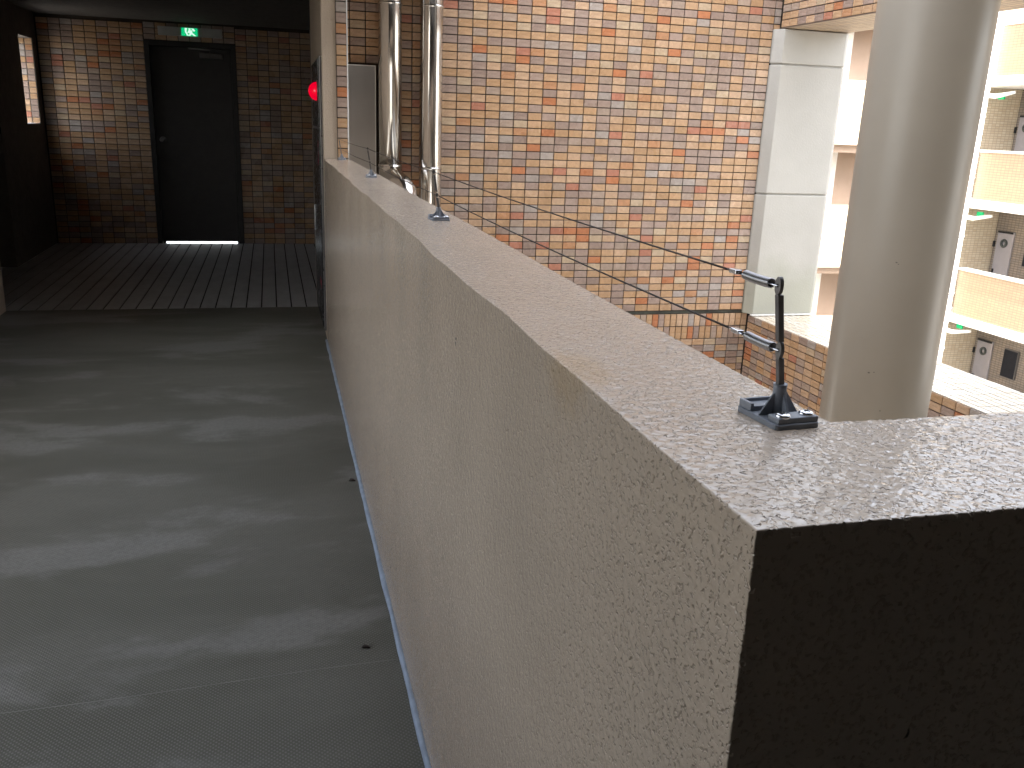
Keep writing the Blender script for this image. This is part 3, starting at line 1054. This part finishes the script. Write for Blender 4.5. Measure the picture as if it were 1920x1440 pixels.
def wire(zr, leanx, label, sag):
    root = empty('tension_wire', (0, 0, 0))
    tag(root, label, 'wire', 'tension wires above the parapet')
    eyes = [Vector((px + leanx, py, TOPZ + zr)) for px, py, _, _ in spots]
    a = eyes[0]
    d = (eyes[1] - a)
    d.normalize()
    s0, s1 = a + d * 0.011, a + d * 0.054
    c0, c1 = a + d * 0.066, a + d * 0.079
    # strand
    pts = []
    nodes = [c1 - d * 0.02] + eyes[1:]
    for p, q in zip(nodes[:-1], nodes[1:]):
        for kk in range(10):
            s = kk / 10
            pts.append(p.lerp(q, s) - Vector((0, 0, sag * 4 * s * (1 - s))))
    pts.append(nodes[-1])
    MB().tube(pts, 0.0011, 6).build('strand', M_wire, root)
    # closed coil spring
    up = Vector((0, 0, 1))
    e1 = d.cross(up).normalized()
    e2 = e1.cross(d)
    turns, seg = 38, 14
    hel = []
    for kk in range(turns * seg + 1):
        s = kk / (turns * seg)
        an = 2 * math.pi * turns * s
        hel.append(s0.lerp(s1, s) + (e1 * math.cos(an) + e2 * math.sin(an)) * 0.0039 - Vector((0, 0, 0.0006 * 4 * s * (1 - s))))
    sp = MB().tube(hel, 0.00060, 5).build('spring', M_galv, root)
    hk = []
    for kk in range(9):                                        # hook from the coil through the eye of the post
        an = math.pi * kk / 8
        hk.append(a + d * (0.004 - 0.0065 * math.sin(an)) + e1 * 0.0028 * math.cos(an))
    MB().tube([s0 + e1 * 0.0039] + hk + [s0 - e1 * 0.0036], 0.00055, 6).build('hook', M_screw, sp)
    MB().tube([s1 - e2 * 0.0038, s1 + d * 0.006 - e2 * 0.001, s1 + d * 0.009 + e1 * 0.002, s1 + d * 0.012, s1 + d * 0.009 - e1 * 0.002, s1 + d * 0.004 - e2 * 0.002], 0.0005, 6).build('hook', M_screw, sp)
    # wire loop and crimp
    lp_ = [c1 + d * 0.009, c1 + e1 * 0.0024 + d * 0.003, c0 + e1 * 0.002, c0 - d * 0.006 + e1 * 0.003, s1 + d * 0.008 - e2 * 0.001, c0 - d * 0.006 - e1 * 0.003, c0 - e1 * 0.002, c1 - e1 * 0.0024 + d * 0.003, c1 + d * 0.009]
    MB().tube(lp_, 0.0006, 6).build('wire_loop', M_wire if zr > 0.1 else M_screw, root)
    m = MB()
    v = []
    for q in (c0, c1):
        for i_, j_ in ((-1, -1), (1, -1), (1, 1), (-1, 1)):
            v.append(q + e1 * i_ * 0.0034 + e2 * j_ * 0.0021)
    m.add(v, [(3, 2, 1, 0), (4, 5, 6, 7), (0, 1, 5, 4), (1, 2, 6, 5), (2, 3, 7, 6), (3, 0, 4, 7)])
    m.build('crimp_sleeve', M_screw, root, 0.0008)
    return root


wire(0.1185, LEANX, 'upper dark bird wire with coil spring, running from post to post', 0.004)
wire(0.0625, LEANX2, 'lower dark bird wire with coil spring, running from post to post', 0.005)

# ------------------------------------------------------------------ far wing at the right, its long side towards the light well
XF, S1 = 15.6, 2.68
f1 = empty('apartment_wing', (0, 0, 0))
tag(f1, 'tiled apartment wing with open walkways and grey doors across the courtyard', 'building')
YE = 17.45
for k in range(-4, 2):
    zb = -0.10 + S1 * k                       # underside of a walkway slab
    bx('walkway_slab', M_white, XF - 0.02, 17.3, 2.0, YE, zb, zb + 0.20, f1)
    bx('slab_end', M_white, 15.75, 17.3, YE + 0.001, 18.149, zb, zb + 0.20, f1)
    bx('walkway_parapet', M_facade_x, XF, XF + 0.16, 2.0, YE - 0.03, zb + 0.20, zb + 1.25, f1)
    bx('parapet_cap', M_white, XF - 0.03, XF + 0.19, 2.0, YE - 0.02, zb + 1.25, zb + 1.30, f1)
bx('rear_wall', M_back_x, 17.1, 17.5, 2.0, 19.6, -9.2, 5.2, f1)
bx('end_wall', M_facade_y, 15.75, 17.1, 18.15, 18.45, -9.2, 5.2, f1)
for k in range(-3, 3):
    zf = 0.10 + S1 * k
    d = bx('flat_door', M_greydoor, 17.06, 17.099, 17.53, 18.03, zf, zf + 1.90, f1, 0.004)
    bx('door_closer', M_slot, 17.02, 17.059, 17.56, 18.0, zf + 1.86, zf + 1.90, d)
    wr = MB()
    ring = [(17.04, 17.78 + 0.075 * math.cos(a), zf + 1.62 + 0.075 * math.sin(a)) for a in [i * 2 * math.pi / 20 for i in range(21)]]
    wr.tube(ring, 0.03, 8, False)
    wr.build('door_wreath', M_wreath, d)
    bx('door_handle', M_slot, 17.035, 17.059, 17.96, 18.0, zf + 0.85, zf + 0.98, d)
    bx('door_bell', M_slot, 17.06, 17.099, 18.10, 18.14, zf + 1.50, zf + 1.64, f1)
    wdw = bx('window_frame', M_darksteel, 17.05, 17.098, 16.70, 17.14, zf + 1.16, zf + 1.86, f1)
    bx('window_pane', M_glass, 17.04, 17.049, 16.72, 17.12, zf + 1.18, zf + 1.84, wdw)
    sgn = bx('walkway_exit_sign', M_green, 16.18, 16.22, 17.68, 17.86, zf - 0.30 + S1 - 0.16, zf - 0.30 + S1 - 0.02, f1)
dpipe = empty('drain_pipe', (XF - 0.10, YE + 0.06, 0))
tag(dpipe, 'white rainwater pipe at the end of the far apartment wing', 'drain pipe')
MB().tube([(0, 0, -9.2), (0, 0, 0), (0, 0, 5.2)], 0.085, 20).build('pipe_run', M_white, dpipe)
for k in range(-7, 4):
    MB().tube([(0, 0, 0.55 + 1.34 * k), (0, 0, 0.60 + 1.34 * k)], 0.098, 20).build('pipe_clip', M_white, dpipe)
for k in range(-3, 3):
    zz_ = -0.30 + S1 * k
    MB().tube([(0, 0, zz_), (0.10, -0.20, zz_ - 0.03), (0.30, -0.55, zz_ + 0.06)], [0.05, 0.05, 0.035], 12).build('branch_pipe', M_white, dpipe)

# ------------------------------------------------------------------ far wing facing the viewer
YF, S2 = 18.8, 2.86
f2 = empty('courtyard_building', (0, 0, 0))
tag(f2, 'pale tiled building facing the courtyard, seen between pilaster and column', 'building')
for k in range(-3, 2):
    zb = 1.19 + S2 * k
    bx('balcony_parapet', M_facade_y, 5.0, 15.5, YF - 0.10, YF + 0.06, zb + 0.0, zb + 1.42, f2)
    bx('drip_edge', M_tan, 5.0, 15.5, YF - 0.13, YF - 0.1, zb, zb + 0.05, f2)
    bx('floor_slab', M_tan, 5.0, 15.5, YF + 0.06, YF + 2.6, zb + 0.1, zb + 0.3, f2)
    bx('beam', M_tan, 5.0, 15.5, YF + 0.06, YF + 0.45, zb - 0.18, zb + 0.1, f2)
    bx('side_wall', M_tan, 13.65, 15.5, YF + 1.2, YF + 1.7, zb + 0.3 - S2, zb + 0.099, f2)
    bx('wall_return', M_white, 13.50, 13.649, YF + 1.19, YF + 2.0, zb + 0.3 - S2, zb + 0.099, f2)  # lit side of the tan wall, its brightness put in as white
    bx('recess_wall', M_tan, 5.0, 13.5, YF + 2.4, YF + 2.6, zb + 0.3 - S2, zb + 0.099, f2)
    # stair flight rising behind the opening
    st = MB()
    x0_, z0_ = 13.5, zb + 0.3 - S2 + 0.9
    v = [(x0_, YF + 1.3, z0_ - 0.9), (x0_, YF + 1.3, z0_ + 0.75), (x0_ - 2.6, YF + 1.3, z0_ + 2.55), (x0_ - 2.6, YF + 1.3, z0_ + 1.2)]
    v += [(a_, b_ + 0.15, c_) for a_, b_, c_ in v]
    st.add(v, [(0, 1, 2, 3), (7, 6, 5, 4), (1, 0, 4, 5), (2, 1, 5, 6), (3, 2, 6, 7), (0, 3, 7, 4)])
    st.build('stair_stringer', M_white, f2)
bx('rear_mass', M_tan, 5.0, 15.5, YF + 2.6, YF + 3.2, -9.2, 5.6, f2)
